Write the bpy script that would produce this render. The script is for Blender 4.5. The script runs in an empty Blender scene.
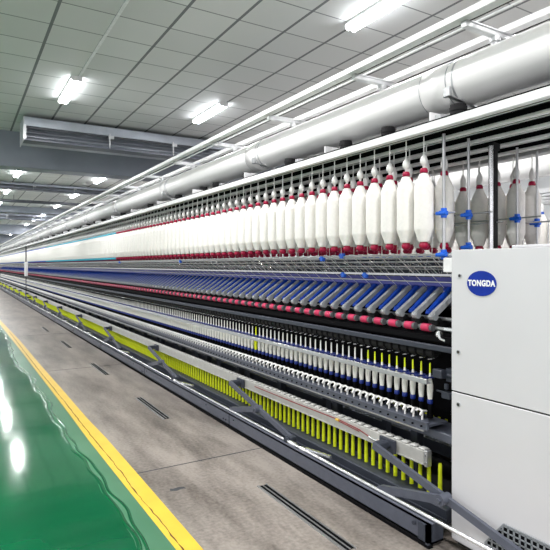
import bpy, math, random
from mathutils import Vector, Matrix
random.seed(7)
D = bpy.data
COL = bpy.context.scene.collection
PI = math.pi

# ------------------------------------------------------------------ materials
def new_mat(name):
    m = D.materials.new(name); m.use_nodes = True
    return m, m.node_tree, m.node_tree.nodes['Principled BSDF']

def mat(name, col, rough=0.5, metal=0.0, noise=0.08, scale=20, bump=0.0, coat=0.0, spec=0.5, emit=None, es=0):
    m, nt, b = new_mat(name)
    N, L = nt.nodes, nt.links
    tc = N.new('ShaderNodeTexCoord'); nz = N.new('ShaderNodeTexNoise')
    nz.inputs['Scale'].default_value = scale; nz.inputs['Detail'].default_value = 3
    L.new(tc.outputs['Object'], nz.inputs['Vector'])
    r = N.new('ShaderNodeValToRGB'); L.new(nz.outputs['Fac'], r.inputs['Fac'])
    lo = [max(0, c * (1 - noise)) for c in col]; hi = [min(1, c * (1 + noise)) for c in col]
    r.color_ramp.elements[0].position = .3; r.color_ramp.elements[1].position = .7
    r.color_ramp.elements[0].color = (*lo, 1); r.color_ramp.elements[1].color = (*hi, 1)
    L.new(r.outputs['Color'], b.inputs['Base Color'])
    b.inputs['Roughness'].default_value = rough; b.inputs['Metallic'].default_value = metal
    b.inputs['Coat Weight'].default_value = coat; b.inputs['Specular IOR Level'].default_value = spec
    if bump:
        bp = N.new('ShaderNodeBump'); bp.inputs['Strength'].default_value = bump; bp.inputs['Distance'].default_value = .005
        L.new(nz.outputs['Fac'], bp.inputs['Height']); L.new(bp.outputs['Normal'], b.inputs['Normal'])
    if emit:
        b.inputs['Emission Color'].default_value = (*emit, 1); b.inputs['Emission Strength'].default_value = es
    return m

M = dict(
    lightgrey=mat('light_grey_plastic', (.52, .52, .50), .45),
    hubgrey=mat('hub_grey', (.12, .12, .13), .4),
    rail=mat('ring_rail_metal', (.46, .47, .48), .35, metal=.6),
    foot=mat('foot_blue', (.008, .03, .24), .4),
    lever=mat('arm_grey', (.44, .46, .48), .38),
    white_metal=mat('white_metal', (.88, .88, .88), .4),
    cabinet=mat('cabinet_paint', (.65, .65, .665), .38, noise=.02, scale=3),
    seam=mat('seam_black', (.02, .02, .02), .6),
    pipe=mat('pipe_white', (.92, .915, .895), .38, noise=.02, scale=4, coat=.2),
    alu=mat('aluminium', (.62, .63, .64), .36, metal=.35),
    chrome=mat('chrome', (.88, .89, .90), .25, metal=.85),
    steel=mat('steel', (.55, .56, .57), .3, metal=.8),
    dark=mat('slate_paint', (.042, .049, .066), .55, spec=.35),
    mid=mat('slate_light', (.095, .105, .135), .42, spec=.4),
    grey=mat('grey_casting', (.30, .32, .34), .4),
    black=mat('black', (.003, .003, .004), .8, spec=.1),
    rubber=mat('rubber', (.012, .012, .013), .7, spec=.25),
    blue=mat('blue_plastic', (.006, .055, .42), .35, spec=.35),
    violet=mat('violet_rail', (.075, .08, .38), .4),
    navy=mat('navy', (.010, .022, .15), .35),
    clip=mat('clip_blue', (.01, .14, .75), .35),
    pink=mat('pink_roller', (.58, .025, .10), .45),
    red=mat('red_cap', (.36, .004, .045), .4, spec=.35),
    cyan=mat('cyan_cap', (.06, .48, .66), .4),
    royal=mat('royal_cap', (.02, .10, .50), .4),
    yarn=mat('yarn', (.87, .85, .81), .85, noise=.03, scale=60, bump=.25),
    strand=mat('strand', (.82, .82, .80), .8),
    cop=mat('cop_white', (.86, .86, .80), .55, noise=.03),
    lime=mat('lime', (.80, .90, .02), .45, spec=.3),
    cream=mat('cream_bar', (.44, .44, .415), .4),
    plastic=mat('white_plastic', (.80, .80, .78), .4),
    cord=mat('cord_red', (.25, .03, .03), .6),
    duct=mat('galvanised', (.42, .45, .50), .38, metal=.35, scale=4),
    slot=mat('slot_dark', (.05, .055, .065), .5),
    beam=mat('beam_paint', (.25, .275, .32), .55, scale=2),
    logo=mat('logo_blue', (.002, .026, .30), .45, spec=.25),
    white=mat('lettering', (.9, .9, .9), .4),
    wall=mat('wall', (.55, .57, .58), .7, scale=2),
    fixture=mat('fixture', (.8, .8, .8), .4),
    tube=mat('tube_glow', (1, 1, 1), .5, noise=0, emit=(.93, .96, 1), es=16),
    yellow=mat('line_yellow', (.86, .56, .035), .3, noise=.06, scale=6, coat=.3),
    crack=mat('crack', (.10, .035, .01), .8),
    brass=mat('brass', (.45, .28, .08), .4, metal=.6),
)

def floor_mat():
    m, nt, b = new_mat('concrete'); N, L = nt.nodes, nt.links
    tc = N.new('ShaderNodeTexCoord')
    n1 = N.new('ShaderNodeTexNoise'); n1.inputs['Scale'].default_value = 1.3; n1.inputs['Detail'].default_value = 7; n1.inputs['Roughness'].default_value = .65
    n2 = N.new('ShaderNodeTexNoise'); n2.inputs['Scale'].default_value = 42; n2.inputs['Detail'].default_value = 4
    mp = N.new('ShaderNodeMapping'); mp.inputs['Scale'].default_value = (2.6, .55, 1)
    L.new(tc.outputs['Object'], mp.inputs['Vector']); L.new(mp.outputs[0], n1.inputs['Vector']); L.new(tc.outputs['Object'], n2.inputs['Vector'])
    mx = N.new('ShaderNodeMath'); mx.operation = 'MULTIPLY_ADD'; mx.inputs[1].default_value = .35
    L.new(n2.outputs['Fac'], mx.inputs[0]); L.new(n1.outputs['Fac'], mx.inputs[2])
    r = N.new('ShaderNodeValToRGB'); e = r.color_ramp.elements
    e[0].position = .5; e[0].color = (.12, .104, .09, 1); e[1].position = .80; e[1].color = (.36, .322, .285, 1)
    L.new(mx.outputs[0], r.inputs['Fac']); L.new(r.outputs[0], b.inputs['Base Color'])
    r2 = N.new('ShaderNodeMapRange'); r2.inputs['To Min'].default_value = .22; r2.inputs['To Max'].default_value = .42
    L.new(n1.outputs['Fac'], r2.inputs['Value']); L.new(r2.outputs[0], b.inputs['Roughness'])
    bp = N.new('ShaderNodeBump'); bp.inputs['Strength'].default_value = .1; bp.inputs['Distance'].default_value = .01
    L.new(n2.outputs['Fac'], bp.inputs['Height']); L.new(bp.outputs[0], b.inputs['Normal'])
    return m

def epoxy(name, c0, c1, rough):
    m, nt, b = new_mat(name); N, L = nt.nodes, nt.links
    tc = N.new('ShaderNodeTexCoord')
    n1 = N.new('ShaderNodeTexNoise'); n1.inputs['Scale'].default_value = .8; n1.inputs['Detail'].default_value = 3
    mp = N.new('ShaderNodeMapping'); mp.inputs['Scale'].default_value = (1.0, 1.6, 1)
    L.new(tc.outputs['Object'], mp.inputs['Vector']); L.new(mp.outputs[0], n1.inputs['Vector'])
    r = N.new('ShaderNodeValToRGB'); e = r.color_ramp.elements
    e[0].position = .35; e[0].color = (*c0, 1); e[1].position = .7; e[1].color = (*c1, 1)
    L.new(n1.outputs['Fac'], r.inputs['Fac']); L.new(r.outputs[0], b.inputs['Base Color'])
    b.inputs['Roughness'].default_value = rough; b.inputs['Coat Weight'].default_value = .3; b.inputs['Coat Roughness'].default_value = .05; b.inputs['Specular IOR Level'].default_value = .4
    n2 = N.new('ShaderNodeTexNoise'); n2.inputs['Scale'].default_value = 3.5; n2.inputs['Detail'].default_value = 2
    L.new(tc.outputs['Object'], n2.inputs['Vector'])
    bp = N.new('ShaderNodeBump'); bp.inputs['Strength'].default_value = .12; bp.inputs['Distance'].default_value = .006
    L.new(n2.outputs['Fac'], bp.inputs['Height']); L.new(bp.outputs[0], b.inputs['Normal']); L.new(bp.outputs[0], b.inputs['Coat Normal'])
    return m

def ceiling_mat():
    m, nt, b = new_mat('ceiling_tiles'); N, L = nt.nodes, nt.links
    tc = N.new('ShaderNodeTexCoord'); sp = N.new('ShaderNodeSeparateXYZ'); L.new(tc.outputs['Object'], sp.inputs[0])
    def math_(op, a, b_=None):
        n = N.new('ShaderNodeMath'); n.operation = op
        for i, v in enumerate((a, b_)):
            if v is None: continue
            if isinstance(v, (int, float)): n.inputs[i].default_value = v
            else: L.new(v, n.inputs[i])
        return n.outputs[0]
    def line(ax, off, w):
        t = math_('DIVIDE', math_('SUBTRACT', ax, off), .6)
        fr = math_('FRACT', t); d = math_('ABSOLUTE', math_('SUBTRACT', fr, .5))
        return math_('GREATER_THAN', d, .5 - w / .6 / 2), math_('FLOOR', t)
    lx, ix = line(sp.outputs[0], .9 - 30, .036)
    ly, iy = line(sp.outputs[1], .5 - 60, .018)
    cb = N.new('ShaderNodeCombineXYZ'); L.new(ix, cb.inputs[0]); L.new(iy, cb.inputs[1])
    wn = N.new('ShaderNodeTexWhiteNoise'); L.new(cb.outputs[0], wn.inputs['Vector'])
    r = N.new('ShaderNodeValToRGB'); e = r.color_ramp.elements
    e[0].color = (.68, .685, .67, 1); e[1].color = (.75, .755, .74, 1)
    L.new(wn.outputs['Value'], r.inputs['Fac'])
    def mix(f, a, c):
        n = N.new('ShaderNodeMix'); n.data_type = 'RGBA'; L.new(f, n.inputs['Factor']); L.new(a, n.inputs['A']); n.inputs['B'].default_value = (*c, 1); return n.outputs['Result']
    col = mix(ly, r.outputs[0], (.24, .25, .25)); col = mix(lx, col, (.17, .18, .185))
    L.new(col, b.inputs['Base Color']); b.inputs['Roughness'].default_value = .55
    return m

M['floor'] = floor_mat()
M['green'] = epoxy('green_epoxy', (.001, .098, .034), (.001, .135, .050), .10)
M['green_edge'] = epoxy('green_border', (.055, .19, .10), (.085, .24, .13), .3)
M['ceiling'] = ceiling_mat()

# ------------------------------------------------------------------ mesh builder
class MB:
    def __init__(s): s.v = []; s.f = []; s.sm = []; s.mi = []; s.cur = 0
    def add(s, vs, fs, smooth=False):
        b = len(s.v); s.v += [tuple(v) for v in vs]
        for f in fs: s.f.append(tuple(b + i for i in f)); s.sm.append(smooth); s.mi.append(s.cur)
        return s
    def box(s, x0, x1, y0, y1, z0, z1, bev=0):
        if bev:
            # chamfered along all vertical and horizontal edges: built as a bevelled hull of three shrunk boxes
            c = bev
            pts = []
            for sx, X in ((1, x0), (-1, x1)):
                for sy, Y in ((1, y0), (-1, y1)):
                    for sz, Z in ((1, z0), (-1, z1)):
                        pts += [(X, Y + sy * c, Z + sz * c), (X + sx * c, Y, Z + sz * c), (X + sx * c, Y + sy * c, Z)]
            import bmesh
            bm = bmesh.new()
            for p in pts: bm.verts.new(p)
            bmesh.ops.convex_hull(bm, input=bm.verts)
            bmesh.ops.dissolve_limit(bm, angle_limit=.02, verts=bm.verts, edges=bm.edges)
            bm.verts.index_update()
            vs = [v.co[:] for v in bm.verts]; fs = [[v.index for v in f.verts] for f in bm.faces]; bm.free()
            return s.add(vs, fs)
        vs = [(x, y, z) for x in (x0, x1) for y in (y0, y1) for z in (z0, z1)]
        return s.add(vs, [(0, 1, 3, 2), (4, 6, 7, 5), (0, 4, 5, 1), (2, 3, 7, 6), (0, 2, 6, 4), (1, 5, 7, 3)])
    def cyl(s, a, b, r0, r1=None, n=10, cap=True):
        a, b = Vector(a), Vector(b); r1 = r0 if r1 is None else r1
        d = (b - a).normalized(); u = d.orthogonal().normalized(); w = d.cross(u)
        vs = []
        for p, r in ((a, r0), (b, r1)):
            for i in range(n):
                t = 2 * PI * i / n; vs.append(p + u * (r * math.cos(t)) + w * (r * math.sin(t)))
        s.add(vs, [(i, (i + 1) % n, n + (i + 1) % n, n + i) for i in range(n)], True)
        if cap: s.add(vs, [tuple(range(n))[::-1], tuple(range(n, 2 * n))])
        return s
    def tube(s, pts, r, n=6):
        for a, b in zip(pts, pts[1:]): s.cyl(a, b, r, n=n)
        return s
    def lathe(s, prof, c=(0, 0, 0), n=16):
        vs = []
        for r, z in prof:
            for i in range(n):
                t = 2 * PI * i / n; vs.append((c[0] + r * math.cos(t), c[1] + r * math.sin(t), c[2] + z))
        k = len(prof)
        s.add(vs, [(j * n + i, j * n + (i + 1) % n, (j + 1) * n + (i + 1) % n, (j + 1) * n + i) for j in range(k - 1) for i in range(n)], True)
        s.add(vs, [tuple(range(n))[::-1], tuple(range((k - 1) * n, k * n))])
        return s
    def bar(s, a, b, w, h, up=(0, 0, 1)):
        """rectangular bar from a to b; w across (side), h along up"""
        a, b = Vector(a), Vector(b); d = (b - a).normalized(); sd = d.cross(Vector(up)).normalized(); u = sd.cross(d).normalized()
        vs = [p + sd * (i * w / 2) + u * (j * h / 2) for p in (a, b) for i, j in ((-1, -1), (1, -1), (1, 1), (-1, 1))]
        return s.add(vs, [(0, 3, 2, 1), (4, 5, 6, 7), (0, 1, 5, 4), (1, 2, 6, 5), (2, 3, 7, 6), (3, 0, 4, 7)])
    def prism(s, poly, axis, a0, a1):
        """poly in the two other axes (in x,y,z order), extruded along axis"""
        def P(p, t):
            return {'x': (t, p[0], p[1]), 'y': (p[0], t, p[1]), 'z': (p[0], p[1], t)}[axis]
        n = len(poly); vs = [P(p, a0) for p in poly] + [P(p, a1) for p in poly]
        return s.add(vs, [tuple(range(n))[::-1], tuple(range(n, 2 * n))] + [(i, (i + 1) % n, n + (i + 1) % n, n + i) for i in range(n)])
    def rep(s, other, offs):
        for o in offs:
            b = len(s.v); s.v += [(x + o[0], y + o[1], z + o[2]) for x, y, z in other.v]
            s.f += [tuple(b + i for i in f) for f in other.f]; s.sm += other.sm; s.mi += other.mi
        return s
    def mesh(s, name, mats, origin=(0, 0, 0)):
        me = D.meshes.new(name)
        ox, oy, oz = origin
        me.from_pydata([(x - ox, y - oy, z - oz) for x, y, z in s.v], [], s.f)
        for m in (mats if isinstance(mats, (list, tuple)) else [mats]): me.materials.append(M[m])
        me.polygons.foreach_set('use_smooth', s.sm); me.polygons.foreach_set('material_index', s.mi)
        me.update()
        if len(s.v) < 60000:
            import bmesh
            bm = bmesh.new(); bm.from_mesh(me); bmesh.ops.recalc_face_normals(bm, faces=bm.faces); bm.to_mesh(me); bm.free()
        return me

WORLD = {}
def obj(name, mb, mats, parent=None, origin=None):
    """one mesh object; world-space coordinates in mb; origin = its own origin in world space"""
    origin = origin or (WORLD[parent.name] if parent else (0, 0, 0))
    o = D.objects.new(name, mb.mesh(name, mats, origin)); COL.objects.link(o)
    WORLD[o.name] = tuple(origin)
    if parent:
        o.parent = parent; p = WORLD[parent.name]
        o.location = [origin[i] - p[i] for i in range(3)]
    else: o.location = origin
    return o
def dup(o, parent=None, world=None):
    c = o.copy(); COL.objects.link(c); world = world or WORLD[o.name]
    WORLD[c.name] = tuple(world)
    if parent:
        c.parent = parent; p = WORLD[parent.name]; c.location = [world[i] - p[i] for i in range(3)]
    else: c.parent = None; c.location = world
    return c
def dup_tree(o, world):
    r = dup(o, None, world); w0 = WORLD[o.name]
    for ch in kids(o):
        wc = WORLD[ch.name]; dup(ch, r, [wc[i] - w0[i] + world[i] for i in range(3)])
    return r
KIDS = {}
def kids(o):
    if o.name not in KIDS: KIDS[o.name] = [c for c in D.objects if c.parent == o]
    return KIDS[o.name]
def empty(name, loc, label, cat, group=None):
    o = D.objects.new(name, None); COL.objects.link(o); o.location = loc; o.empty_display_size = .1
    WORLD[o.name] = tuple(loc); return tag(o, label, cat, group)
def tag(o, label=None, cat=None, group=None, kind=None):
    if label: o['label'] = label
    if cat: o['category'] = cat
    if group: o['group'] = group
    if kind: o['kind'] = kind
    return o
ONES = ['', 'first', 'second', 'third', 'fourth', 'fifth', 'sixth', 'seventh', 'eighth', 'ninth', 'tenth', 'eleventh', 'twelfth', 'thirteenth',
        'fourteenth', 'fifteenth', 'sixteenth', 'seventeenth', 'eighteenth', 'nineteenth']
TENS = ['', '', 'twent', 'thirt', 'fort', 'fift', 'sixt', 'sevent', 'eight', 'ninet']
def ordinal(n):
    if n < 20: return ONES[n]
    t, u = divmod(n, 10)
    return TENS[t] + ('ieth' if u == 0 else 'y-' + ONES[u])

H = 1.48          # eye height
CEIL = 4.25
YE = 60           # where the machine ends

# ------------------------------------------------------------------ setting
tag(obj('floor', MB().box(-8, 9.3, -4, 76, -.12, 0), 'floor'), kind='structure')
tag(obj('ceiling', MB().box(-8, 9.3, -4, 76, CEIL, CEIL + .1), 'ceiling'), kind='structure')
tag(obj('wall_far', MB().box(-8, 9.3, 75.5, 75.7, 0, CEIL), 'wall'), kind='structure')
tag(obj('wall_right', MB().box(9.0, 9.2, -4, 75.5, 0, CEIL), 'wall'), kind='structure')

def strip(left, right, z0, z1):
    m = MB(); n = len(left)
    vs = [(x, y, z1) for x, y in left] + [(x, y, z1) for x, y in right] + [(x, y, z0) for x, y in left] + [(x, y, z0) for x, y in right]
    fs = []
    for i in range(n - 1):
        fs += [(i, n + i, n + i + 1, i + 1), (2 * n + i, 2 * n + i + 1, 3 * n + i + 1, 3 * n + i), (n + i, 3 * n + i, 3 * n + i + 1, n + i + 1), (i, i + 1, 2 * n + i + 1, 2 * n + i)]
    fs += [(0, 2 * n, 3 * n, n), (n - 1, 2 * n - 1, 4 * n - 1, 3 * n - 1)]
    return m.add(vs, fs)
def interp(pts, y):
    for (x0, y0), (x1, y1) in zip(pts, pts[1:]):
        if y0 <= y <= y1: return x0 + (x1 - x0) * (y - y0) / (y1 - y0)
    return pts[0][0] if y < pts[0][1] else pts[-1][0]
wavy = [(.80, -4), (.775, 2.7), (.815, 3.15), (.81, 3.37), (.789, 3.86), (.768, 4.44), (.76, 4.97), (.743, 5.5), (.785, 6.05), (.749, 6.69), (.772, 7.42),
        (.735, 8.03), (.679, 8.75), (.715, 9.99), (.80, 11.9), (.78, 13.5), (.74, 16), (.78, 20), (.75, 30), (.75, 75)]
yin = [(.965, -4), (.962, 2.6), (.944, 3.65), (.93, 4.6), (.93, 5.3), (.926, 6.06), (.915, 7.6), (.90, 10.1), (.86, 14), (.80, 22), (.74, 45), (.7, 75)]
yout = [(1.09, -4), (1.083, 2.6), (1.078, 3.65), (1.07, 4.6), (1.05, 5.3), (1.04, 6.8), (1.02, 8.5), (1.005, 11.5), (.93, 15.6), (.90, 22), (.84, 45), (.8, 75)]
ys = [-4, 0, 1] + [1.5 + .1 * i for i in range(160)] + [18 + i for i in range(0, 57, 2)] + [75.4]
wv = [(interp(wavy, y) + (.011 * math.sin(y * 5.1) + .007 * math.sin(y * 13.7 + 1) if y < 18 else 0), y) for y in ys]
tag(obj('trim_1', strip([(-8, y) for y in ys], wv, 0, .004), 'green'), kind='structure')
tag(obj('trim_2', strip([(x + .001, y) for x, y in wv], [(interp(yin, y), y) for y in ys], 0, .002), 'green_edge'), kind='structure')
# ripples: raised beads where the poured coat stopped
def bead(off, w, hgt, seed):
    r = random.Random(seed); L = []; R = []
    yy = [1.6 + .06 * i for i in range(200)]
    for y in yy:
        x = interp(wavy, y) + .011 * math.sin(y * 5.1) + .007 * math.sin(y * 13.7 + 1) + off + .006 * math.sin(y * 9 + seed)
        L.append((x - w / 2, y)); R.append((x + w / 2, y))
    m = MB(); n = len(yy)
    vs = [(x, y, .0015) for x, y in L] + [((a[0] + b[0]) / 2, a[1], .0015 + hgt) for a, b in zip(L, R)] + [(x, y, .0015) for x, y in R]
    fs = [(k * n + i, (k + 1) * n + i, (k + 1) * n + i + 1, k * n + i + 1) for k in (0, 1) for i in range(n - 1)]
    return m.add(vs, fs, True)
rip = bead(.012, .03, .007, 1); rip2 = bead(.05, .022, .005, 4); rip.rep(rip2, [(0, 0, 0)])
tag(obj('trim_3', rip, 'green'), kind='structure')
tag(obj('trim_4', strip([(interp(yin, y), y) for y in ys], [(interp(yout, y), y) for y in ys], 0, .003), 'yellow'), kind='structure')
rr = random.Random(3)
cy = [2.0 + .05 * i for i in range(220)]
base = [interp([(1.0, -4), (.992, 2.6), (.991, 3.0), (.976, 3.5), (.986, 3.7), (.983, 4.15), (.972, 4.6), (.97, 6), (.95, 8), (.93, 14)], y) for y in cy]
jit = [rr.uniform(-.004, .004) for _ in cy]; wid = [rr.uniform(.001, .005) for _ in cy]
tag(obj('trim_5', strip([(b + j - w, y) for b, j, w, y in zip(base, jit, wid, cy)], [(b + j + w, y) for b, j, w, y in zip(base, jit, wid, cy)], .002, .0038), 'crack'), kind='structure')
jm = MB()
for y in (3.7, 7.9, 12.1, 16.3, 20.5, 24.7):
    jm.box(.99 if y < 4 else 1.06, 4.6, y - .006, y + .006, 0, .0008)
tag(obj('trim_6', jm, 'slot'), kind='structure')

sx, sy = 1.23, 3.31
tag(obj('trim_12', MB().prism([(sx - .05, sy - .01), (sx - .01, sy - .028), (sx + .02, sy - .016), (sx + .055, sy - .02), (sx + .05, sy + .008), (sx + .02, sy + .02), (sx - .02, sy + .014), (sx - .04, sy + .024)], 'z', 0, .0006), 'slot'), kind='structure')
# ceiling beams
def beam(n, y0, y1, z0, x0=-8, x1=9.0, m='beam'):
    tag(obj('trim_%d' % n, MB().box(x0, x1, y0, y1, z0, CEIL, .01), m), kind='structure')
beam(7, 12.1, 12.6, 3.52)
beam(8, 27.4, 27.8, 3.95)
beam(9, 40, 40.5, 3.6)
beam(10, 54, 54.5, 3.5)
tag(obj('trim_11', MB().box(1.485, 1.515, -2, 8.05, CEIL - .018, CEIL), 'white_metal'), kind='structure')

# air ducts hung crosswise
def air_duct(x0, x1, y, zt, zb, label, louvre=True):
    t = empty('air_duct', ((x0 + x1) / 2, y, zb), label, 'air duct')
    h = zt - zb
    obj('front_panel', MB().box(x0, x1, y, y + .03, zt - .38 * h, zt, .004), 'duct', t)
    obj('casing', MB().box(x0, x1, y + .3, y + .7, zb + .04, zt).box(x0, x1, y + .03, y + .3, zt - .03, zt), 'duct', t)
    obj('slot', MB().box(x0 + .02, x1 - .02, y + .03, y + .05, zt - .47 * h, zt - .38 * h), 'slot', t)
    if louvre:
        lv = MB()
        for k in range(3):
            z = zb + .05 + k * .075
            lv.bar((x0 + .02, y + .10 + .05 * k, z), (x1 - .02, y + .10 + .05 * k, z), .09, .008, (0, -.5, 1))
        obj('louvre', lv, 'duct', t)
    obj('lip', MB().box(x0, x1, y - .01, y + .3, zb, zb + .035, .004), 'mid', t)
    obj('end_plate', MB().box(x0 - .012, x0, y - .01, y + .7, zb, zt).box(x0 - .02, x0 + .03, y - .02, y, zb + .02, zt - .35 * h), 'alu', t)
    n = int((x1 - x0) / 1.3)
    for k in range(n):
        x = x0 + 1.55 + k * 1.3
        if x < x1: obj('clip', MB().box(x - .05, x + .05, y - .015, y + .02, zt - .52 * h, zt - .38 * h).cyl((x - .03, y - .005, zb + .02), (x - .03, y - .005, zt - .3 * h), .012), 'alu', t)
    for x in (x0 + .4, (x0 + x1) / 2, x1 - .4): obj('hanger', MB().cyl((x, y + .35, zt - .03), (x, y + .35, CEIL), .01), 'alu', t)
air_duct(1.0, 5.0, 10.5, 4.18, 3.75, 'long grey slotted metal air duct hanging in front of the blue-grey ceiling beam')
air_duct(-2, 7.5, 19.3, 4.22, 4.0, 'flat grey air duct crossing the ceiling just beyond the big beam', False)
air_duct(-2, 7.5, 31.0, 4.2, 3.9, 'far grey air duct crossing the ceiling, well down the hall', False)
t = tag(obj('service_pipe', MB().cyl((-6, 22.8, 3.98), (8.5, 22.8, 3.98), .06, n=12).cyl((-3, 22.8, 3.98), (-3, 22.8, CEIL), .01).cyl((1.8, 22.8, 3.98), (1.8, 22.8, CEIL), .01).cyl((6.8, 22.8, 3.98), (6.8, 22.8, CEIL), .01), 'slot'),
        'dark thin service pipe crossing the ceiling behind the flat duct', 'pipe')

# ceiling lights
first = None
names = {1.47: 'left row', 3.84: 'right row'}
k_row = {}
for x in (-.9, 1.47, 3.84, 6.2):
    for j, y in enumerate([-.2, 4.12, 8.7, 13.0, 17.3, 21.6, 25.9, 30.2, 34.5, 38.8, 43.1, 47.4, 51.7, 58, 64, 70]):
        if abs(x) < 2 and x < 0 or x > 6: vis = False
        else: vis = True
        if y > 0 and vis and not (x == 1.47 and y < 5):
            z1 = CEIL
            if x == 1.47: lab = {2: 'bright ceiling light at the end of the white conduit, nearest of the left row'}.get(j)
            else: lab = {1: 'large bright ceiling light at the top edge, above the white pipe', 2: 'bright ceiling light above the pipe, second nearest of its row'}.get(j)
            if not lab: lab = '%s fluorescent ceiling light of the %s, counted from the camera' % (ordinal(j if x > 2 else j - 1), names[x])
            if first is None:
                first = empty('ceiling_light', (x, y, z1), lab, 'ceiling light', 'ceiling lights')
                obj('housing', MB().box(x - .075, x + .075, y - .6, y + .6, CEIL - .035, CEIL, .006).box(x - .075, x + .075, y - .615, y - .595, CEIL - .075, CEIL).box(x - .075, x + .075, y + .595, y + .615, CEIL - .075, CEIL), 'fixture', first)
                for s in (-1, 1): obj('lamp_tube', MB().cyl((x + s * .038, y - .595, CEIL - .06), (x + s * .038, y + .595, CEIL - .06), .032, n=10), 'tube', first)
            else:
                c = dup_tree(first, (x, y, z1)); c['label'] = lab
        ld = D.lights.new('lamp', 'AREA'); ld.shape = 'RECTANGLE'; ld.size = .14; ld.size_y = 1.18; ld.energy = 70; ld.color = (1, .98, .985)
        lo = D.objects.new('lamp', ld); COL.objects.link(lo); lo.location = (x, y, CEIL - .085)

# floor grates
fg = None
for i, (yc, word) in enumerate([(2.6, 'nearest'), (5.33, 'second'), (7.7, 'third'), (10.4, 'fourth'), (13.1, 'fifth')]):
    lab = 'narrow dark slotted floor grate in the grey concrete, ' + ('nearest to the camera' if i == 0 else word + ' from the camera')
    if fg is None:
        o = (1.745, yc, 0)
        fg = obj('floor_grate', MB().box(1.715, 1.775, yc - .46, yc + .46, .0005, .003), 'black', None, o)
        obj('rim', MB().box(1.70, 1.715, yc - .47, yc + .47, .0005, .006).box(1.765, 1.775, yc - .47, yc + .47, .0005, .006).box(1.735, 1.743, yc - .46, yc + .46, .003, .006), 'steel', fg)
        tag(fg, lab, 'floor grate', 'floor grates in the aisle')
    else:
        c = dup_tree(fg, (1.70 - .008 * i + .02, yc, 0)); c['label'] = lab

# ------------------------------------------------------------------ the spinning frame
R0 = (2.78, 2.1, 0)
F = empty('spinning_frame', R0, 'very long ring spinning machine with dark base rails and a silver overhead creel', 'spinning machine')
def P(name, mb, m, kind=None, label=None, origin=None):
    return tag(obj(name, mb, m, F, origin), label, kind=kind)
# base
def base_rail(x0, x1, s):
    m = MB(); xf = x0 if s < 0 else x1; xb = x1 if s < 0 else x0
    m.box(min(xf, xf - s * .012), max(xf, xf - s * .012), 1.93, YE, .02, .125)
    m.box(x0, x1, 1.93, YE, .02, .03)
    m.box(min(xf, xf - s * .035), max(xf, xf - s * .035), 1.93, YE, .118, .125)
    return m
P('base_rail', base_rail(2.10, 2.20, -1), 'mid')
P('base_rail', base_rail(3.36, 3.46, 1), 'mid')
P('shadow_gap', MB().box(2.09, 2.12, 1.93, YE, 0, .02), 'black')  # black strip standing in for the shadow under the rail
jm = MB()
y = 4.31
while y < 30:
    jm.box(2.0975, 2.10, y - .004, y + .004, .02, .125); 
    for dy in (.07, .12): jm.cyl((2.095, y + dy, .055), (2.101, y + dy, .055), .007, n=8)
    for dy in (-.09, .52): jm.cyl((2.095, y + dy, .09), (2.101, y + dy, .09), .006, n=8)
    y += 2.55
P('rail_joint', jm, 'black')
P('rail_bracket', MB().box(2.085, 2.10, 1.93, 2.0, .03, .12).box(2.085, 2.2, 1.93, 1.95, .02, .12).cyl((2.08, 2.03, .1), (2.09, 2.03, .1), .012, n=8), 'dark')
P('guide_rod', MB().cyl((2.145, .5, .135), (2.145, YE, .135), .011, n=12), 'chrome', label='long bright chrome rod')
P('trough', MB().box(2.19, 2.29, 2.0, YE, .03, .05), 'black')
P('conveyor_rail', MB().box(2.285, 2.46, 1.98, YE, .055, .138, .006).box(2.275, 2.285, 1.98, YE, .06, .085), 'dark')
P('conveyor_rail', MB().box(3.10, 3.275, 1.98, YE, .055, .138), 'dark')
P('doffer_bar', MB().box(2.312, 2.342, 2.17, YE, .318, .398, .004).box(2.306, 2.312, 2.17, YE, .318, .325), 'cream', label='long cream doffer bar')
P('doffer_bar', MB().box(3.225, 3.25, 2.17, YE, .318, .398), 'cream')
P('bar_end', MB().box(2.308, 2.35, 2.145, 2.17, .31, .405, .004).cyl((2.30, 2.157, .38), (2.31, 2.157, .38), .007, n=8).cyl((2.30, 2.157, .335), (2.31, 2.157, .335), .007, n=8), 'steel')
P('air_hose', MB().tube([(2.303, 2.62, .35), (2.304, 2.74, .372), (2.304, 2.95, .382), (2.304, 3.2, .379), (2.304, 3.5, .374), (2.304, 4.2, .372)], .0035).tube([(2.303, 2.74, .36), (2.303, 2.98, .374)], .003), 'cord', label='thin dark red hose along the doffer bar')
P('hose_tie', MB().cyl((2.303, 2.96, .378), (2.303, 2.99, .378), .009, n=8), 'yellow')
P('hose_fitting', MB().cyl((2.302, 2.55, .345), (2.302, 2.64, .353), .008, n=8).box(2.295, 2.312, 2.52, 2.56, .33, .365), 'chrome')

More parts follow.
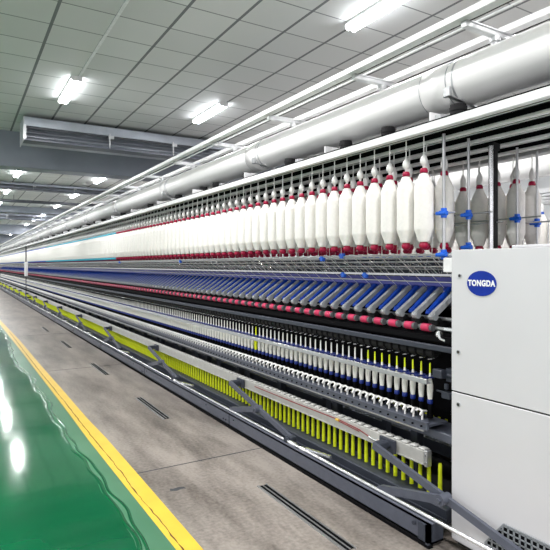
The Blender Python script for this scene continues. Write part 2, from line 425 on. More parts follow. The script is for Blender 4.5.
def repeat_part(name, proto, m, y0, step, n_total, n_obj=100, label=None, subs=()):
    """proto MB built at y=0; nearest n_obj as parts, the rest one stuff part"""
    o = None; out = []
    for i in range(min(n_obj, n_total)):
        y = y0 + i * step
        if o is None:
            q = MB().rep(proto, [(0, y, 0)])
            ox = sum(v[0] for v in proto.v) / len(proto.v); oz = min(v[2] for v in proto.v)
            o = P(name, q, m, origin=(ox, y, oz)); tag(o, label)
            for (sn, sp, smt) in subs: obj(sn, MB().rep(sp, [(0, y, 0)]), smt, o, (ox, y, oz))
            out.append(o); ks = [c for c in D.objects if c.parent == o]
        else:
            w = (WORLD[o.name][0], y, WORLD[o.name][2]); c = dup(o, F, w); out.append(c)
            for ch in ks: dup(ch, c, w)
    if n_total > n_obj:
        offs = [(0, y0 + i * step, 0) for i in range(n_obj, n_total)]
        if not subs: P(name, MB().rep(proto, offs), m, 'stuff')
        else:
            c = P(name, MB().rep(proto, offs), m, 'stuff')
            for (sn, sp, smt) in subs: tag(obj(sn, MB().rep(sp, offs), smt, c), kind='stuff')
    return out

# grippers on the bar
repeat_part('gripper', MB().box(2.312, 2.355, -.022, .022, .398, .411, .005).box(2.345, 2.372, -.014, .014, .345, .398), 'lightgrey', 2.195, .07, 580)
# scissor linkages
br = [2.456, 4.468, 6.971, 9.52, 12.15, 14.8, 17.45, 20.1, 22.75, 25.4, 28.05, 30.7, 33.35, 36, 38.6, 41.2]
lk = None
for i, y in enumerate(br):
    o = (2.2, y, .03)
    if lk is None:
        y2 = y + 0
        m = MB()
        m.box(2.288, 2.306, y - .07, y + .07, .315, .395, .003)
        lk = P('lifting_bracket', m, 'dark', origin=o)
        obj('pivot', MB().cyl((2.20, y - .005, .362), (2.29, y - .005, .362), .026, n=12).box(2.205, 2.28, y - .03, y + .03, .34, .385, .006), 'dark', lk, o)
        obj('scissor_arm', MB().bar((2.19, y + .01, .368), (2.19, y - 1.06, .145), .022, .040, (0, 0, 1)), 'mid', lk, o)
        obj('scissor_arm', MB().bar((2.158, y - .545, .252), (2.158, y - .10, .145), .028, .045).cyl((2.14, y - .55, .252), (2.21, y - .55, .252), .030, n=14).cyl((2.13, y - .55, .252), (2.14, y - .55, .252), .012, n=6).cyl((2.143, y - .09, .14), (2.173, y - .09, .14), .022, n=14), 'mid', lk, o)
        obj('foot', MB().box(2.165, 2.215, y - 1.10, y - 1.03, .03, .165, .004).cyl((2.13, y - 1.065, .14), (2.16, y - 1.065, .14), .02, n=10), 'dark', lk, o)
        obj('slider', MB().cyl((2.145, y - 1.2, .135), (2.145, y - 1.12, .135), .019, n=12).cyl((2.145, y - 1.33, .135), (2.145, y - 1.27, .135), .019, n=12).bar((2.16, y - 1.3, .14), (2.2, y - 1.55, .15), .02, .02), 'chrome', lk, o)
        lkk = [c for c in D.objects if c.parent == lk]
    else:
        c = dup(lk, F, o)
        for ch in lkk: dup(ch, c, o)
# legs
lg = None
y = 2.435
while y < 34:
    if lg is None:
        lg = P('frame_leg', MB().box(2.50, 2.56, y - .03, y + .03, 0, .47, .004).box(2.46, 2.6, y - .05, y + .05, 0, .02), 'dark', origin=(2.53, y, 0))
    else: dup(lg, F, (2.53, y, 0))
    dup(lg, F, (3.04, y, 0)); y += .83
P('dark_backing', MB().box(3.30, 3.31, 1.98, YE, .03, .62).box(2.48, 3.1, 1.98, YE, .0, .03), 'black')  # black panel and floor sheet added to keep the view underneath dark
P('core_panel', MB().box(2.60, 2.64, 1.98, YE, .52, 1.20).box(2.92, 2.96, 1.98, YE, .52, 1.2).box(2.60, 2.96, 1.98, YE, 1.16, 1.22), 'black')
P('end_plate', MB().box(2.50, 3.40, 1.915, 1.955, .10, 1.30, .004), 'black')
# spindle rail
P('spindle_rail', MB().box(2.325, 2.345, 2.16, YE, .513, .560, .003).box(2.345, 2.50, 2.16, YE, .535, .548).box(2.318, 2.35, 2.16, YE, .556, .562), 'mid')
P('spindle_beam', MB().box(2.40, 2.60, 1.98, YE, .455, .505, .004), 'mid')
P('beam_edge', MB().box(2.315, 2.325, 2.18, YE, .508, .514), 'steel')
repeat_part('rail_bolt', MB().cyl((2.316, 0, .535), (2.326, 0, .535), .006, n=6), 'black', 2.2, .07, 560)
SP = 2.233
# whorl + brake lever per spindle
hook = MB().tube([(2.335, -.012, .592), (2.36, -.004, .612), (2.385, .006, .604), (2.41, .012, .60)], .0075, 6).tube([(2.36, -.004, .612), (2.352, .016, .620), (2.335, .026, .612)], .0065, 6).cyl((2.352, -.01, .562), (2.36, -.004, .612), .007, n=6)
repeat_part('brake_lever', hook, 'plastic', SP, .07, 560)
sp_low = MB().cyl((2.43, 0, .56), (2.43, 0, .645), .013, n=10).cyl((2.43, 0, .56), (2.43, 0, .585), .020, n=10)
repeat_part('spindle', sp_low, 'black', SP, .07, 560)
P('ring_rail', MB().box(2.352, 2.372, 2.19, YE, .776, .806, .003).box(2.372, 2.392, 2.19, YE, .778, .783), 'rail', label='long silver ring rail')
ring = MB(); n = 14
pr = [(.0225, -.004), (.0285, -.004), (.0285, .006), (.0225, .006)]
vs = [(2.43 + r * math.cos(2 * PI * i / n), r * math.sin(2 * PI * i / n), .806 + z) for r, z in pr for i in range(n)]
ring.add(vs, [(j * n + i, j * n + (i + 1) % n, ((j + 1) % 4) * n + (i + 1) % n, ((j + 1) % 4) * n + i) for j in range(4) for i in range(n)], True)
ring.box(2.385, 2.403, -.02, .02, .802, .811)
repeat_part('ring', ring, 'navy', SP, .07, 560, label='dark blue spinning ring')
# lappets, balloon flaps, guide eyes
lap = MB().cyl((2.45, -.024, .955), (2.45, .024, .955), .034, n=12).box(2.43, 2.50, -.028, .028, .94, .985, .004)
repeat_part('lappet', lap, 'rubber', SP, .07, 560)
eye = MB().tube([(2.47, -.02, .925), (2.43, -.012, .915), (2.415, 0, .912), (2.425, .012, .914), (2.44, .006, .916)], .0016, 5)
repeat_part('thread_guide', eye, 'chrome', SP, .07, 560)
P('lappet_rail', MB().box(2.395, 2.425, 1.98, YE, .975, 1.008, .004), 'dark')
P('roller_beam', MB().box(2.46, 2.60, 1.98, YE, 1.0, 1.095, .006).box(2.405, 2.46, 1.98, YE, 1.03, 1.06), 'black')
P('suction_tube', MB().cyl((2.46, 1.98, 1.06), (2.46, YE, 1.06), .022, n=12), 'black')
P('fluted_roller', MB().cyl((2.455, 1.98, 1.10), (2.455, YE, 1.10), .012, n=12).cyl((2.53, 1.98, 1.15), (2.53, YE, 1.15), .012, n=12), 'steel')
# drafting arms
def arm_poly(p0, p1, w0, w1, y0, y1):
    a = Vector((p0[0], 0, p0[1])); b = Vector((p1[0], 0, p1[1])); d = (b - a).normalized(); nrm = Vector((-d.z, 0, d.x))
    pts = [a - nrm * w0 - d * .004, a - nrm * w0 * .4 - d * .016, a + nrm * w0 * .5 - d * .016, a + nrm * w0 - d * .002, (a * .5 + b * .5) + nrm * w1 * .95, b + nrm * w1, b - nrm * w1 * .6, (a * .6 + b * .4) - nrm * w0]
    return MB().prism([(p.x, p.z) for p in pts], 'y', y0, y1)
arm = arm_poly((2.450, 1.168), (2.69, 1.325), .017, .015, -.014, .014)
arm.cyl((2.462, -.021, 1.165), (2.462, .021, 1.165), .021, n=12)
lev = arm_poly((2.47, 1.190), (2.67, 1.335), .009, .011, .030, .058)
lev.box(2.465, 2.49, .026, .064, 1.178, 1.205, .004)
roll = MB().cyl((2.428, -.012, 1.102), (2.428, .050, 1.102), .0245, n=14)
hub = MB(); hn = 12
hpf = [(.0215, -.030), (.0215, -.012), (.012, -.0119), (.012, .0499), (.0215, .050), (.0215, .066)]
hub.add([(2.428 + q * math.cos(2 * PI * i / hn), yy, 1.102 + q * math.sin(2 * PI * i / hn)) for q, yy in hpf for i in range(hn)],
        [(j * hn + i, j * hn + (i + 1) % hn, (j + 1) * hn + (i + 1) % hn, (j + 1) * hn + i) for j in range(5) for i in range(hn)] + [tuple(range(hn)), tuple(range(5 * hn, 6 * hn))])
stub = MB().box(2.47, 2.60, -.018, .05, 1.10, 1.15, .004).cyl((2.49, -.03, 1.145), (2.49, .06, 1.145), .014, n=8)
repeat_part('drafting_arm', arm, 'lever', SP + .004, .14, 290, subs=(('release_lever', lev, 'blue'), ('top_roller', roll, 'pink'), ('roller_hub', hub, 'hubgrey'), ('apron_cradle', stub, 'rubber')))
P('arm_rail', MB().box(2.645, 2.675, 1.98, YE, 1.342, 1.366, .003), 'violet', label='violet-blue arm support rail')
P('arm_rail_edge', MB().box(2.64, 2.68, 1.98, YE, 1.3665, 1.372), 'alu')
# roving guides
P('guide_rail', MB().box(2.49, 2.51, 1.93, YE, 1.412, 1.426).cyl((2.35, 1.93, 1.538), (2.35, YE, 1.538), .0065, n=8).cyl((2.36, 1.93, 1.525), (2.36, YE, 1.525), .004, n=6).cyl((2.42, 1.93, 1.50), (2.42, YE, 1.50), .005, n=6).cyl((2.48, 1.93, 1.47), (2.48, YE, 1.47), .005, n=6), 'steel')
P('guide_rail', MB().box(3.05, 3.07, 1.93, YE, 1.412, 1.426).cyl((3.21, 1.93, 1.538), (3.21, YE, 1.538), .0065, n=8).cyl((3.08, 1.93, 1.47), (3.08, YE, 1.47), .005, n=6).cyl((2.70, 1.93, 1.50), (2.70, YE, 1.50), .006, n=6).cyl((2.86, 1.93, 1.45), (2.86, YE, 1.45), .006, n=6), 'steel')
P('creel_base', MB().box(2.68, 2.88, 1.98, YE, 1.22, 1.30, .004), 'dark')
P('creel_backdrop', MB().box(2.90, 2.91, 1.98, YE, 1.38, 1.525), 'dark')  # dark plate added to dim the background behind the guide wires
P('creel_blue_rail', MB().box(2.70, 2.72, 1.98, YE, 1.375, 1.40), 'violet')
lat = MB()
r = random.Random(5); y = 1.98
while y < 42:
    lat.cyl((2.35, y, 1.535), (2.50, y, 1.42), .0016, n=4, cap=False)
    lat.cyl((2.36, y + .03, 1.53), (2.42, y + r.uniform(-.05, .05), 1.43), .0012, n=4, cap=False)
    lat.cyl((2.42, y, 1.50), (2.60, y + r.uniform(-.08, .08), 1.45), .0022, n=4, cap=False)
    lat.cyl((2.48, y + .02, 1.47), (2.50, y - .03, 1.42), .0022, n=4, cap=False)
    lat.cyl((2.60, y + .01, 1.53), (2.62, y + .06, 1.40), .0022, n=4, cap=False)
    y += .14
P('guide_wires', lat, 'chrome', 'stuff')
# creel top
def creel_rail(x, label=None):
    top = 2.27 if x < 2.3 else 2.241
    m = MB().box(x - .04, x, -1.0, YE, 2.225, top, .003)
    P('gap_shade_filler', MB().box(x + .0005, x + .10, -1.0, YE, 2.2415, 2.27).box(x - .038, x, -1.0, YE, top + .0005, 2.271) if x > 2.3 else MB().box(x + .0005, x + .10, -1.0, YE, 2.2415, 2.27), 'black')  # solid black filler, paints in the dark of the gaps between rails
    for dx in (.030, .062): m.box(x + dx - .004, x + dx + .004, -1.0, YE, 2.2365, 2.241)
    return P('creel_rail', m, 'white_metal', label=label)
for x in (2.265, 2.49, 2.72, 2.95, 3.18): creel_rail(x)
P('creel_rail', MB().box(3.33, 3.40, -1, YE, 2.225, 2.27, .004), 'alu')
P('creel_shade_sheet', MB().box(2.225, 3.41, -1.0, YE, 2.2715, 2.276), 'black')  # black sheet laid above the rails as the shadow seen through the gaps
cb = None
yy = .6
while yy < 42:
    o = (2.8, yy, 2.2)
    if cb is None: cb = P('creel_crossbar', MB().box(2.235, 3.39, yy - .02, yy + .02, 2.272, 2.30), 'steel', origin=o)
    else: dup(cb, F, o)
    yy += 1.4
pads = [2.171, 3.204, 4.51, 5.83, 7.13] + [7.13 + 1.3 * k for k in range(1, 26)]
pd = None
for y in pads:
    o = (2.4, y, 2.28)
    if pd is None: pd = P('support_pad', MB().box(2.36, 2.64, y - .006, y + .006, 2.276, 2.375, .002).box(2.355, 2.64, y - .006, y + .07, 2.276, 2.284), 'white_metal', origin=o)
    else: dup(pd, F, o)
# poles at the near end with clips
def clip(x, y, z, o):
    m = MB().box(x - .013, x + .013, y - .013, y + .013, z - .028, z + .028, .003).box(x - .026, x + .02, y - .018, y + .018, z - .014, z + .012, .004).cyl((x - .02, y - .035, z - .002), (x - .02, y + .035, z - .002), .011, n=8)
    obj('clip', m, 'clip', o)
for x in (2.358, 2.568, 3.03, 3.24):
    pl = P('creel_pole', MB().cyl((x, 2.065, 1.52), (x, 2.065, 2.225), .0095 if x < 2.5 else .008, n=12), 'steel', origin=(x, 2.065, 1.52))
    clip(x, 2.065, 1.776 - (0 if x < 3.2 else .02), pl)
    if x < 2.6: clip(x, 2.065, 1.54 if x < 2.5 else 1.585, pl)
po = P('creel_post', MB().box(2.775, 2.815, 2.045, 2.085, 1.25, 2.225, .003).box(2.775, 2.84, 2.05, 2.08, 2.18, 2.2245), 'rubber', origin=(2.79, 2.065, 1.25))
obj('post_rod', MB().cyl((2.752, 2.05, 1.25), (2.752, 2.05, 2.2), .014, n=12), 'chrome', po)
P('separator_rod', MB().cyl((2.375, 2.0, 1.776), (2.375, YE, 1.776), .005, n=6), 'steel')
P('separator_rod', MB().cyl((2.568, 1.9, 1.78), (2.568, YE, 1.78), .005, n=6).cyl((2.80, 2.0, 1.74), (2.80, YE, 1.74), .004, n=6), 'steel')
P('separator_rod', MB().cyl((3.02, 1.9, 1.776), (3.02, YE, 1.776), .005, n=6), 'steel')
P('separator_rod', MB().cyl((3.185, 1.9, 1.756), (3.185, YE, 1.756), .005, n=6), 'steel')
for (x, y, z) in ((2.352, 3.22, 1.53), (2.352, 2.98, 1.548), (2.50, 3.15, 1.41), (2.50, 2.9, 1.41), (2.352, 6.2, 1.53), (2.352, 9.1, 1.53)):
    P('rail_clip', MB().box(x - .016, x + .014, y - .016, y + .016, z - .022, z + .016, .003).cyl((x - .005, y - .028, z), (x - .005, y + .028, z), .009, n=8), 'clip')
# end bits next to the cabinet
P('solenoid', MB().box(2.40, 2.45, 2.12, 2.19, .815, .865, .004).box(2.44, 2.50, 2.08, 2.12, .80, .875).cyl((2.43, 2.10, .84), (2.43, 2.03, .84), .01, n=8), 'dark')
P('solenoid', MB().box(2.42, 2.46, 2.08, 2.14, .70, .74, .004).cyl((2.42, 2.10, .76), (2.42, 2.10, .79), .012, n=8).cyl((2.43, 2.06, .735), (2.43, 2.18, .735), .006, n=8), 'dark')
P('end_gearing', MB().box(2.42, 2.46, 2.02, 2.12, 1.10, 1.115).cyl((2.42, 2.16, 1.07), (2.42, 2.145, 1.07), .022, n=12).tube([(2.41, 2.15, 1.09), (2.40, 2.13, 1.05), (2.41, 2.10, 1.04)], .008), 'chrome')
P('terminal_box', MB().box(2.30, 2.34, 1.95, 2.02, 1.44, 1.52, .003), 'white_metal')
P('sensor_post', MB().box(2.19, 2.21, 22.42, 22.54, .2, 1.05).cyl((2.2, 22.48, 1.0), (2.2, 22.48, 2.22), .02, n=8).box(2.2, 2.5, 22.42, 22.54, .2, .24), 'rubber')
P('sensor_box', MB().box(2.15, 2.26, 22.38, 22.58, 1.05, 1.6, .01), 'white_metal', label='small white box on the machine far down the aisle')
# bobbin holders
hold = MB().lathe([(.007, 2.028), (.0075, 2.05), (.0125, 2.056), (.021, 2.068), (.022, 2.084), (.017, 2.100), (.009, 2.112), (.005, 2.116)], (2.29, 0, 0), 12).cyl((2.29, 0, 2.114), (2.29, 0, 2.224), .0035, n=6)
RY = 2.151
repeat_part('bobbin_holder', hold, 'plastic', RY, .14, 290)
hold2 = MB()
low = MB().lathe([(.008, 2.025), (.021, 2.07), (.020, 2.09), (.007, 2.125)], (0, 0, 0), 8).cyl((0, 0, 2.125), (0, 0, 2.224), .004, n=5, cap=False)
hold2.rep(low, [(2.46, RY + .14 * i, 0) for i in range(290)]).rep(low, [(3.27, 2.12 + .14 * i, 0) for i in range(200)]).rep(low, [(3.10, 2.12 + .14 * i, 0) for i in range(200)])
P('bobbin_holder', hold2, 'plastic', 'stuff')

# ------------------------------------------------------------------ roving bobbins
BP = [(.026, 0), (.031, .003), (.0315, .006), (.0525, .066), (.0540, .072), (.0545, .077), (.0545, .318), (.0540, .323), (.0520, .330), (.0265, .386), (.0245, .391), (.012, .3975)]
CAPP = [(.020, .398), (.023, .400), (.0225, .412), (.018, .424), (.010, .426)]
COLP = [(.014, -.040), (.019, -.036), (.0265, -.027), (.0275, -.014), (.022, -.008), (.022, -.0005)]
ZB = 1.612
def roving_proto(capm, detailed):
    if detailed:
        rt = obj('roving_bobbin', MB().lathe(BP, (0, 0, ZB), 24), 'yarn', None, (0, 0, ZB - .04))
        obj('cap', MB().lathe(CAPP, (0, 0, ZB), 16), capm, rt, (0, 0, ZB - .04))
        obj('collar', MB().lathe(COLP, (0, 0, ZB), 16), capm, rt, (0, 0, ZB - .04))
        return rt
    m = MB().lathe([(.034, 0), (.054, .06), (.054, .32), (.024, .394)], (0, 0, ZB), 12); m.cur = 1
    m.lathe([(.022, .396), (.021, .42)], (0, 0, ZB), 10).lathe([(.022, -.036), (.032, -.02), (.027, -.001)], (0, 0, ZB), 10)
    return obj('roving_bobbin', m, ['yarn', capm], None, (0, 0, ZB - .04))
def strand_mb(x0, y0, x1, y1):
    return MB().tube([(x0 + .035, y0 - .03, ZB + .05), (x0 + .045, y0 - .02, 1.56), (2.352 if x0 < 2.4 else 2.42, y0, 1.53 if x0 < 2.4 else 1.5), (2.495, (y0 + y1) / 2, 1.432), (x1, y1, 1.335)], .0016, 5)
protos = {(c, d): roving_proto(c, d) for c in ('red', 'cyan', 'royal') for d in (True, False)}
used = set()
def place_roving(x, y, capm, det, label, group):
    k = (capm, det); p = protos[k]; w = (x, y, ZB - .04)
    if k not in used:
        used.add(k); p.location = w; c = p; base_w = WORLD[p.name]
        kids(p); WORLD[p.name] = w
        for ch in kids(p): WORLD[ch.name] = w
    else: c = dup_tree(p, w)
    tag(c, label, 'bobbin', group); return c
random.seed(2)
sproto = {}
for i in range(230):
    y = RY + .14 * i
    cap = 'red' if i < 50 else 'cyan' if i < 110 else 'royal'
    if i < 50: lab = 'red-capped white roving bobbin of the front row, %s from the near end' % ordinal(i + 1)
    elif i < 110: lab = 'white roving bobbin with turquoise cap in the distant part of the front hanging row'
    else: lab = 'white roving bobbin with royal blue cap at the far end of the front hanging row'
    c = place_roving(2.29, y, cap, i < 100, lab, 'roving bobbins in the front hanging row' if i < 50 else 'turquoise-capped roving bobbins' if i < 110 else 'blue-capped roving bobbins')
    if i < 50:
        if not sproto: sproto['s'] = obj('roving_strand', strand_mb(2.29, y, 2.64, y + .02), 'strand', c, (2.29, y, ZB - .04))
        else: dup(sproto['s'], c, (2.29, y, ZB - .04))
for i in range(30):
    lab = 'red-capped roving bobbin half hidden behind the front row, %s from the near end' % ordinal(i + 1)
    place_roving(2.46, RY + .14 * i, 'red', i < 12, lab, 'roving bobbins in the second hanging row')
for x, nm, nn in ((3.27, 'rearmost', 24), (3.10, 'third', 16)):
    for i in range(nn):
        lab = 'shaded white roving bobbin in the %s row, %s from the near end' % (nm, ordinal(i + 1))
        place_roving(x, 2.12 + .14 * i, 'red', i < 8, lab, 'roving bobbins in the %s hanging row' % nm)
sm = MB().lathe([(.034, 0), (.054, .06), (.054, .32), (.024, .394)], (0, 0, ZB), 8); sm.cur = 1
sm.lathe([(.022, .396), (.021, .42)], (0, 0, ZB), 6).lathe([(.022, -.036), (.032, -.02), (.027, -.001)], (0, 0, ZB), 6)
far = MB().rep(sm, [(2.29, RY + .14 * i, 0) for i in range(230, 290)] + [(2.46, RY + .14 * i, 0) for i in range(60, 290)])
tag(obj('roving_bobbins', far, ['yarn', 'royal']), 'mass of white roving bobbins hanging at the distant far end of the machine', 'bobbins', kind='stuff')
far = MB().rep(sm, [(2.46, RY + .14 * i, 0) for i in range(30, 60)] + [(3.27, 2.12 + .14 * i, 0) for i in range(24, 200)] + [(3.10, 2.12 + .14 * i, 0) for i in range(16, 200)])
tag(obj('roving_bobbins', far, ['yarn', 'red']), 'mass of white roving bobbins with red caps hidden behind the front row', 'bobbins', kind='stuff')

# ------------------------------------------------------------------ yarn cops on the spindles
def cop_proto(tip, body, det):
    n = 14 if det else 8
    o = (2.43, 0, .645)
    if det:
        rt = obj('yarn_cop', MB().lathe([(.0135, .672), (.016, .690), (.0185, .725), (.0180, .758), (.0095, .795), (.0055, .83)], (2.43, 0, 0), n), body, None, o)
        obj('tube_tip', MB().lathe([(.0055, .8305), (.0048, .885), (.003, .890)], (2.43, 0, 0), 10), tip, rt, o)
        obj('tube_foot', MB().lathe([(.015, .645), (.017, .650), (.017, .668), (.0135, .6715)], (2.43, 0, 0), 12), 'foot', rt, o)
        return rt
    m = MB().lathe([(.0135, .672), (.0185, .735), (.0180, .758), (.0095, .795), (.0055, .83), (.0035, .885)], (2.43, 0, 0), n); m.cur = 1
    m.lathe([(.017, .645), (.017, .671)], (2.43, 0, 0), n)
    return obj('yarn_cop', m, [body, 'foot'], None, o)
cps = {'lime': cop_proto('lime', 'cop', True), 'cop': cop_proto('cop', 'cop', True), 'yel': cop_proto('lime', 'lime', True), 'far': cop_proto('cop', 'cop', False)}
cused = set()
def place_tree(key, protos_, used_, w):
    p = protos_[key]
    if key not in used_:
        used_.add(key); kids(p); d = [w[i] - WORLD[p.name][i] for i in range(3)]
        for ch in kids(p): WORLD[ch.name] = tuple(WORLD[ch.name][i] + d[i] for i in range(3))
        WORLD[p.name] = tuple(w); p.location = w; return p
    return dup_tree(p, w)
for i in range(300):
    k = 'lime' if i < 9 else 'yel' if i == 31 else 'cop' if i < 90 else 'far'
    c = place_tree(k, cps, cused, (2.43, SP + .07 * i, .645))
    if i == 31: lab = 'the only yellow yarn cop among white ones on the spindle row'
    elif i < 9: lab = 'white yarn cop with yellow-green tip on its spindle, %s from the near end' % ordinal(i + 1)
    elif i < 70: lab = 'slim white yarn cop on a blue foot, %s spindle from the near end' % ordinal(i + 1)
    else: lab = 'slim white yarn cop on the spindle row, more than seventy spindles from the near end'
    tag(c, lab, 'yarn cop', 'yarn cops on the front spindle row' if i < 70 else 'distant yarn cops on the front spindle row')
m = MB(); q = MB().lathe([(.0135, .672), (.0185, .735), (.0180, .758), (.0095, .795), (.0055, .83), (.0035, .885)], (2.43, 0, 0), 6); q.cur = 1; q.lathe([(.017, .645), (.017, .671)], (2.43, 0, 0), 6)
m.rep(q, [(0, SP + .07 * i, 0) for i in range(300, 560)])
tag(obj('yarn_cops', m, ['cop', 'foot']), 'dense row of white yarn cops at the distant end of the machine', 'yarn cops', kind='stuff')

# ------------------------------------------------------------------ lime tubes
tb = MB().lathe([(.0135, .138), (.0130, .15), (.0105, .325), (.0085, .333)], (2.38, 0, 0), 12)
tproto = obj('empty_tube', MB().rep(tb, [(0, 2.112, 0)]), 'lime', None, (2.38, 2.112, .138))
tag(tproto, 'lime yellow empty yarn tube standing alone past the end of the cream bar', 'yarn tube', 'lime tubes along the front conveyor')
for i in range(270):
    c = dup(tproto, None, (2.38, 2.195 + .07 * i, .138))
    if i < 80: tag(c, 'lime yellow empty tube below the front cream bar, %s from the near end' % ordinal(i + 1), 'yarn tube', 'lime tubes along the front conveyor')
    else: tag(c, 'lime yellow empty tube under the cream bar, beyond the eightieth from the near end', 'yarn tube', 'distant lime tubes along the front conveyor')
for i in range(29):
    c = dup(tproto, None, (3.18, 2.2 + .07 * i, .138))
    tag(c, 'shadowed lime tube behind, under the spindle beam, %s from the near end' % ordinal(i + 1), 'yarn tube', 'lime tubes on the back side')
tl = MB().lathe([(.0135, .138), (.0100, .333)], (2.38, 0, 0), 6)
m = MB().rep(tl, [(0, 2.195 + .07 * i, 0) for i in range(270, 560)]).rep(tl, [(.8, 2.2 + .07 * i, 0) for i in range(29, 500)])
tag(obj('empty_tubes', m, 'lime'), 'dense far stretch of lime yellow tubes along the conveyor', 'yarn tubes', kind='stuff')

# ------------------------------------------------------------------ overhead pipe
pp = empty('air_pipe', (2.78, 2, 2.276), 'thick glossy white pipe running above the whole creel', 'pipe')
obj('tube', MB().cyl((2.78, -1.5, 2.65), (2.78, YE, 2.65), .154, n=56), 'pipe', pp)
def ringm(y, w, r, ri=.1545, n=56):
    m = MB(); vs = []
    for rr_, yy_ in ((ri, y - w), (r, y - w), (r, y + w), (ri, y + w)):
        vs += [(2.78 + rr_ * math.cos(2 * PI * i / n), yy_, 2.65 + rr_ * math.sin(2 * PI * i / n)) for i in range(n)]
    return m.add(vs, [(j * n + i, j * n + (i + 1) % n, (j + 1) * n + (i + 1) % n, (j + 1) * n + i) for j in range(3) for i in range(n)], True)
y = 2.24; first_s = None; k = 0
sy = [2.239, 4.735, 7.543, 10.45] + [10.45 + 2.8 * j for j in range(1, 12)]
for y in sy:
    o = (2.78, y, 2.65)
    if first_s is None:
        first_s = obj('strap', ringm(y, .006, .1575).box(2.575, 2.605, y - .025, y + .025, 2.52, 2.58, .003).bar((2.60, y, 2.53), (2.93, y - .02, 2.475), .03, .008), 'steel', pp, o)
        first_c = obj('coupling', ringm(y + .16, .11, .1572), 'pipe', pp, o)
        first_g = obj('coupling_seam', ringm(y + .05, .0015, .1580).rep(ringm(y + .27, .0015, .1580), [(0, 0, 0)]), 'grey', pp, o)
    else: dup(first_s, pp, o); dup(first_c, pp, o); dup(first_g, pp, o)
hs = None
for y in [2.25, 2.883, 3.377, 4.223, 5.096, 5.9, 6.3, 7.2, 8.0, 8.5, 9.4, 10.2, 11.0, 11.8, 12.6, 13.4, 14.2, 15, 16, 17, 18, 19, 20, 21, 22, 23.5, 25, 27]:
    o = (2.85, y, 2.28)
    if hs is None: hs = obj('branch_hose', MB().cyl((2.70, y, 2.278), (2.70, y, 2.49), .05, n=20).cyl((2.70, y, 2.276), (2.70, y, 2.30), .06, n=20).cyl((2.70, y - .001, 2.45), (2.70, y, 2.475), .055, n=20), 'rubber', pp, o)
    else: dup(hs, pp, o)

# ------------------------------------------------------------------ overhead track
tk = empty('overhead_track', (2.7, 2, 2.80), 'pair of white track beams on crossbars standing above the thick pipe', 'track')
obj('track_beam', MB().box(2.46, 2.53, -1.5, YE, 2.895, 2.937, .003).box(2.548, 2.556, -1.5, YE, 2.905, 2.915).box(2.60, 2.607, -1.5, YE, 2.905, 2.915), 'white_metal', tk)
obj('track_beam', MB().box(2.84, 2.905, -1.5, YE, 2.895, 2.937, .003), 'white_metal', tk)
obj('track_groove', MB().box(2.53, 2.536, -1.5, YE, 2.893, 2.935).box(2.905, 2.911, -1.5, YE, 2.893, 2.935), 'rubber', tk)
tbar = None
for y in [2.042, 3.036, 4.293, 5.56, 6.851, 8.134] + [8.134 + 1.285 * j for j in range(1, 28)]:
    o = (2.78, y, 2.8)
    if tbar is None:
        tbar = obj('crossbar', MB().box(2.515, 3.0, y - .022, y + .022, 2.858, 2.892, .003).box(2.53, 3.0, y - .03, y + .03, 2.886, 2.894), 'alu', tk, o)
        tst = obj('stem', MB().cyl((2.78, y, 2.80), (2.78, y, 2.86), .022, n=12).cyl((2.78, y, 2.83), (2.78, y, 2.858), .034, n=12).bar((2.80, y, 2.82), (2.86, y, 2.862), .02, .008), 'alu', tk, o)
        tcl = obj('clamp', MB().box(2.50, 2.525, y - .02, y + .02, 2.86, 2.905).cyl((2.52, y, 2.89), (2.52, y, 2.94), .007, n=6).cyl((2.98, y, 2.89), (2.98, y, 2.92), .01, n=6), 'steel', tk, o)
    else:
        for q in (tbar, tst, tcl): dup(q, tk, o)

# ------------------------------------------------------------------ cabinet
X = 2.24
cb_ = empty('gear_cabinet', (2.8, .9, 0), 'tall white machine end cabinet with round blue logo badge', 'cabinet')
obj('body', MB().box(X + .012, 3.38, -.6, 1.905, .02, 1.552), 'cabinet', cb_)
obj('upper_door', MB().box(X, X + .0118, -.6, 1.91, .8165, 1.560, .002), 'cabinet', cb_)
obj('lower_door', MB().box(X, X + .0118, -.6, 1.91, .03, .8085, .002), 'cabinet', cb_)
obj('seam', MB().box(X + .006, X + .0119, -.6, 1.905, .8085, .8165), 'seam', cb_)
obj('top_cover', MB().box(X + .02, 3.39, -.6, 1.57, 1.560, 1.575, .003), 'cabinet', cb_)
obj('plinth', MB().box(X + .03, 3.36, -.58, 1.89, 0, .02), 'seam', cb_)
for (y, z) in ((1.855, 1.424), (1.864, 1.024), (1.864, .749)):
    lk_ = obj('door_lock', MB().cyl((X - .004, y, z), (X, y, z), .012, n=14), 'steel', cb_)
    obj('keyhole', MB().cyl((X - .0052, y, z), (X - .004, y, z), .008, n=12), 'seam', lk_)
# badge
bd = MB(); n = 48; cy_, cz_ = 1.722, 1.3875
bd.prism([(cy_ + .086 * math.cos(2 * PI * i / n), cz_ + .0635 * math.sin(2 * PI * i / n)) for i in range(n)], 'x', X - .003, X)
badge = obj('badge', bd, 'logo', cb_)
def text_mesh(body, size, sx, center, parent, matn):
    cu = D.curves.new('lettering', 'FONT'); cu.body = body; cu.size = size; cu.align_x = 'CENTER'; cu.align_y = 'CENTER'
    cu.extrude = .0006; cu.offset = size * .05; cu.space_character = 1.12
    to = D.objects.new('tmp', cu); COL.objects.link(to); bpy.context.view_layer.update()
    me = D.meshes.new_from_object(to); D.objects.remove(to)
    rot = Matrix(((0, 0, -1), (-1, 0, 0), (0, 1, 0)))
    for v in me.vertices: v.co = rot @ Vector((v.co.x * sx, v.co.y, v.co.z))
    me.materials.append(M[matn])
    o = D.objects.new('lettering', me); COL.objects.link(o); o.parent = parent
    w = WORLD[parent.name]; o.location = [center[i] - w[i] for i in range(3)]
    return o
text_mesh('TONGDA', .040, .84, (X - .0036, cy_, cz_), badge, 'white')
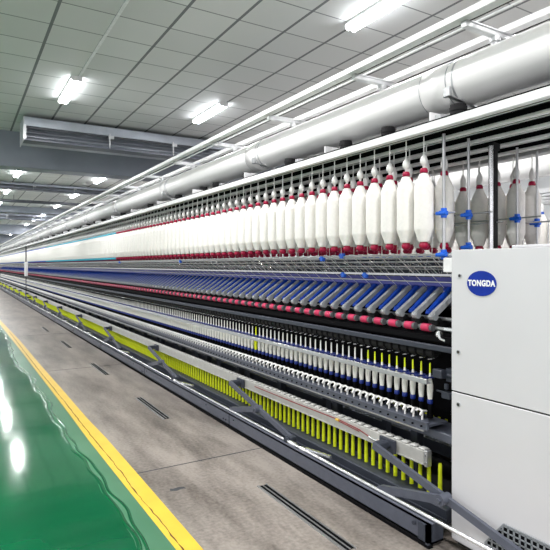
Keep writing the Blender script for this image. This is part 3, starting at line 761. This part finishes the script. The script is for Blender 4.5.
# grille
gr = obj('grille', MB().prism([(-.55, .03), (1.70, .03), (1.70, .10), (1.643, .180), (1.593, .238), (-.55, .238)], 'x', X - .003, X), 'black', cb_)
gm = MB()
z = .045
while z < .232:
    ymax = 1.70 if z < .1 else 1.70 - (z - .1) * .107 / .138
    gm.box(X - .007, X - .003, -.55, ymax, z - .003, z + .003); z += .0262
y = 1.69
while y > .6:
    zt = .236 if y < 1.593 else .238 - (y - 1.593) * 1.28
    gm.box(X - .007, X - .003, y - .004, y + .004, .03, zt); y -= .030
gm.bar((X - .005, 1.593, .238), (X - .005, -.55, .238), .006, .007).bar((X - .005, 1.593, .238), (X - .005, 1.70, .10), .006, .007)
obj('grille_bars', gm, 'grey', gr)

# ------------------------------------------------------------------ neighbour machine (glimpsed between the bobbins)
nb = empty('spinning_frame', (5.8, 4, 0), 'second spinning machine glimpsed behind the hanging bobbins at the right', 'spinning machine')
for x in (5.2, 5.45, 5.7, 5.95, 6.2):
    obj('creel_rail', MB().box(x - .045, x + .045, 1.5, YE, 2.225, 2.27), 'alu', nb)
obj('frame_body', MB().box(5.45, 6.0, 2.2, YE, 0, 1.3, .01), 'grey', nb)
obj('guide_rail', MB().cyl((5.28, 2.2, 1.53), (5.28, YE, 1.53), .008).cyl((5.28, 2.2, 1.776), (5.28, YE, 1.776), .006), 'steel', nb)
obj('air_pipe', MB().cyl((5.75, 1.5, 2.65), (5.75, YE, 2.65), .154, n=32), 'pipe', nb)
ps = MB()
for y in (3.0, 4.4, 5.8, 7.2): ps.cyl((5.3, y, 1.2), (5.3, y, 2.225), .009)
obj('creel_pole', ps, 'chrome', nb)
hm = MB().rep(low, [(5.2, 2.84 + .14 * i, 0) for i in range(40)]); obj('bobbin_holder', hm, 'plastic', nb)
obj('clip', MB().box(5.18, 5.22, 3.33, 3.37, 1.76, 1.80), 'clip', nb)
obj('drafting_unit', MB().box(5.3, 5.45, 2.2, YE, 1.1, 1.3, .01), 'navy', nb)
for i in range(24):
    place_roving(5.2, 2.84 + .14 * i, 'royal', False, 'blue-capped roving bobbin on the machine behind, %s of its row' % ordinal(i + 1), 'roving bobbins on the machine behind')

# remove unused prototypes
for p, us in ((protos, used), (cps, cused)):
    for k, o in p.items():
        if k not in us:
            for ch in kids(o): D.objects.remove(ch)
            D.objects.remove(o)

# ------------------------------------------------------------------ light, camera, output look
w = D.worlds.new('world'); bpy.context.scene.world = w; w.use_nodes = True
bg = w.node_tree.nodes['Background']; bg.inputs['Color'].default_value = (.97, .96, 1, 1); bg.inputs['Strength'].default_value = 1.0
cam = D.cameras.new('camera'); co = D.objects.new('camera', cam); COL.objects.link(co)
co.location = (0, 0, H); co.rotation_euler = (PI / 2, 0, -math.atan(315 / 525))
cam.sensor_width = 36; cam.lens = 36 * 525 / 550; cam.shift_y = -10 / 550; cam.clip_start = .05; cam.clip_end = 300
sc = bpy.context.scene; sc.camera = co
sc.view_settings.view_transform = 'Standard'; sc.view_settings.look = 'None'; sc.view_settings.gamma = 1; sc.view_settings.exposure = .40
sc.view_settings.use_curve_mapping = False
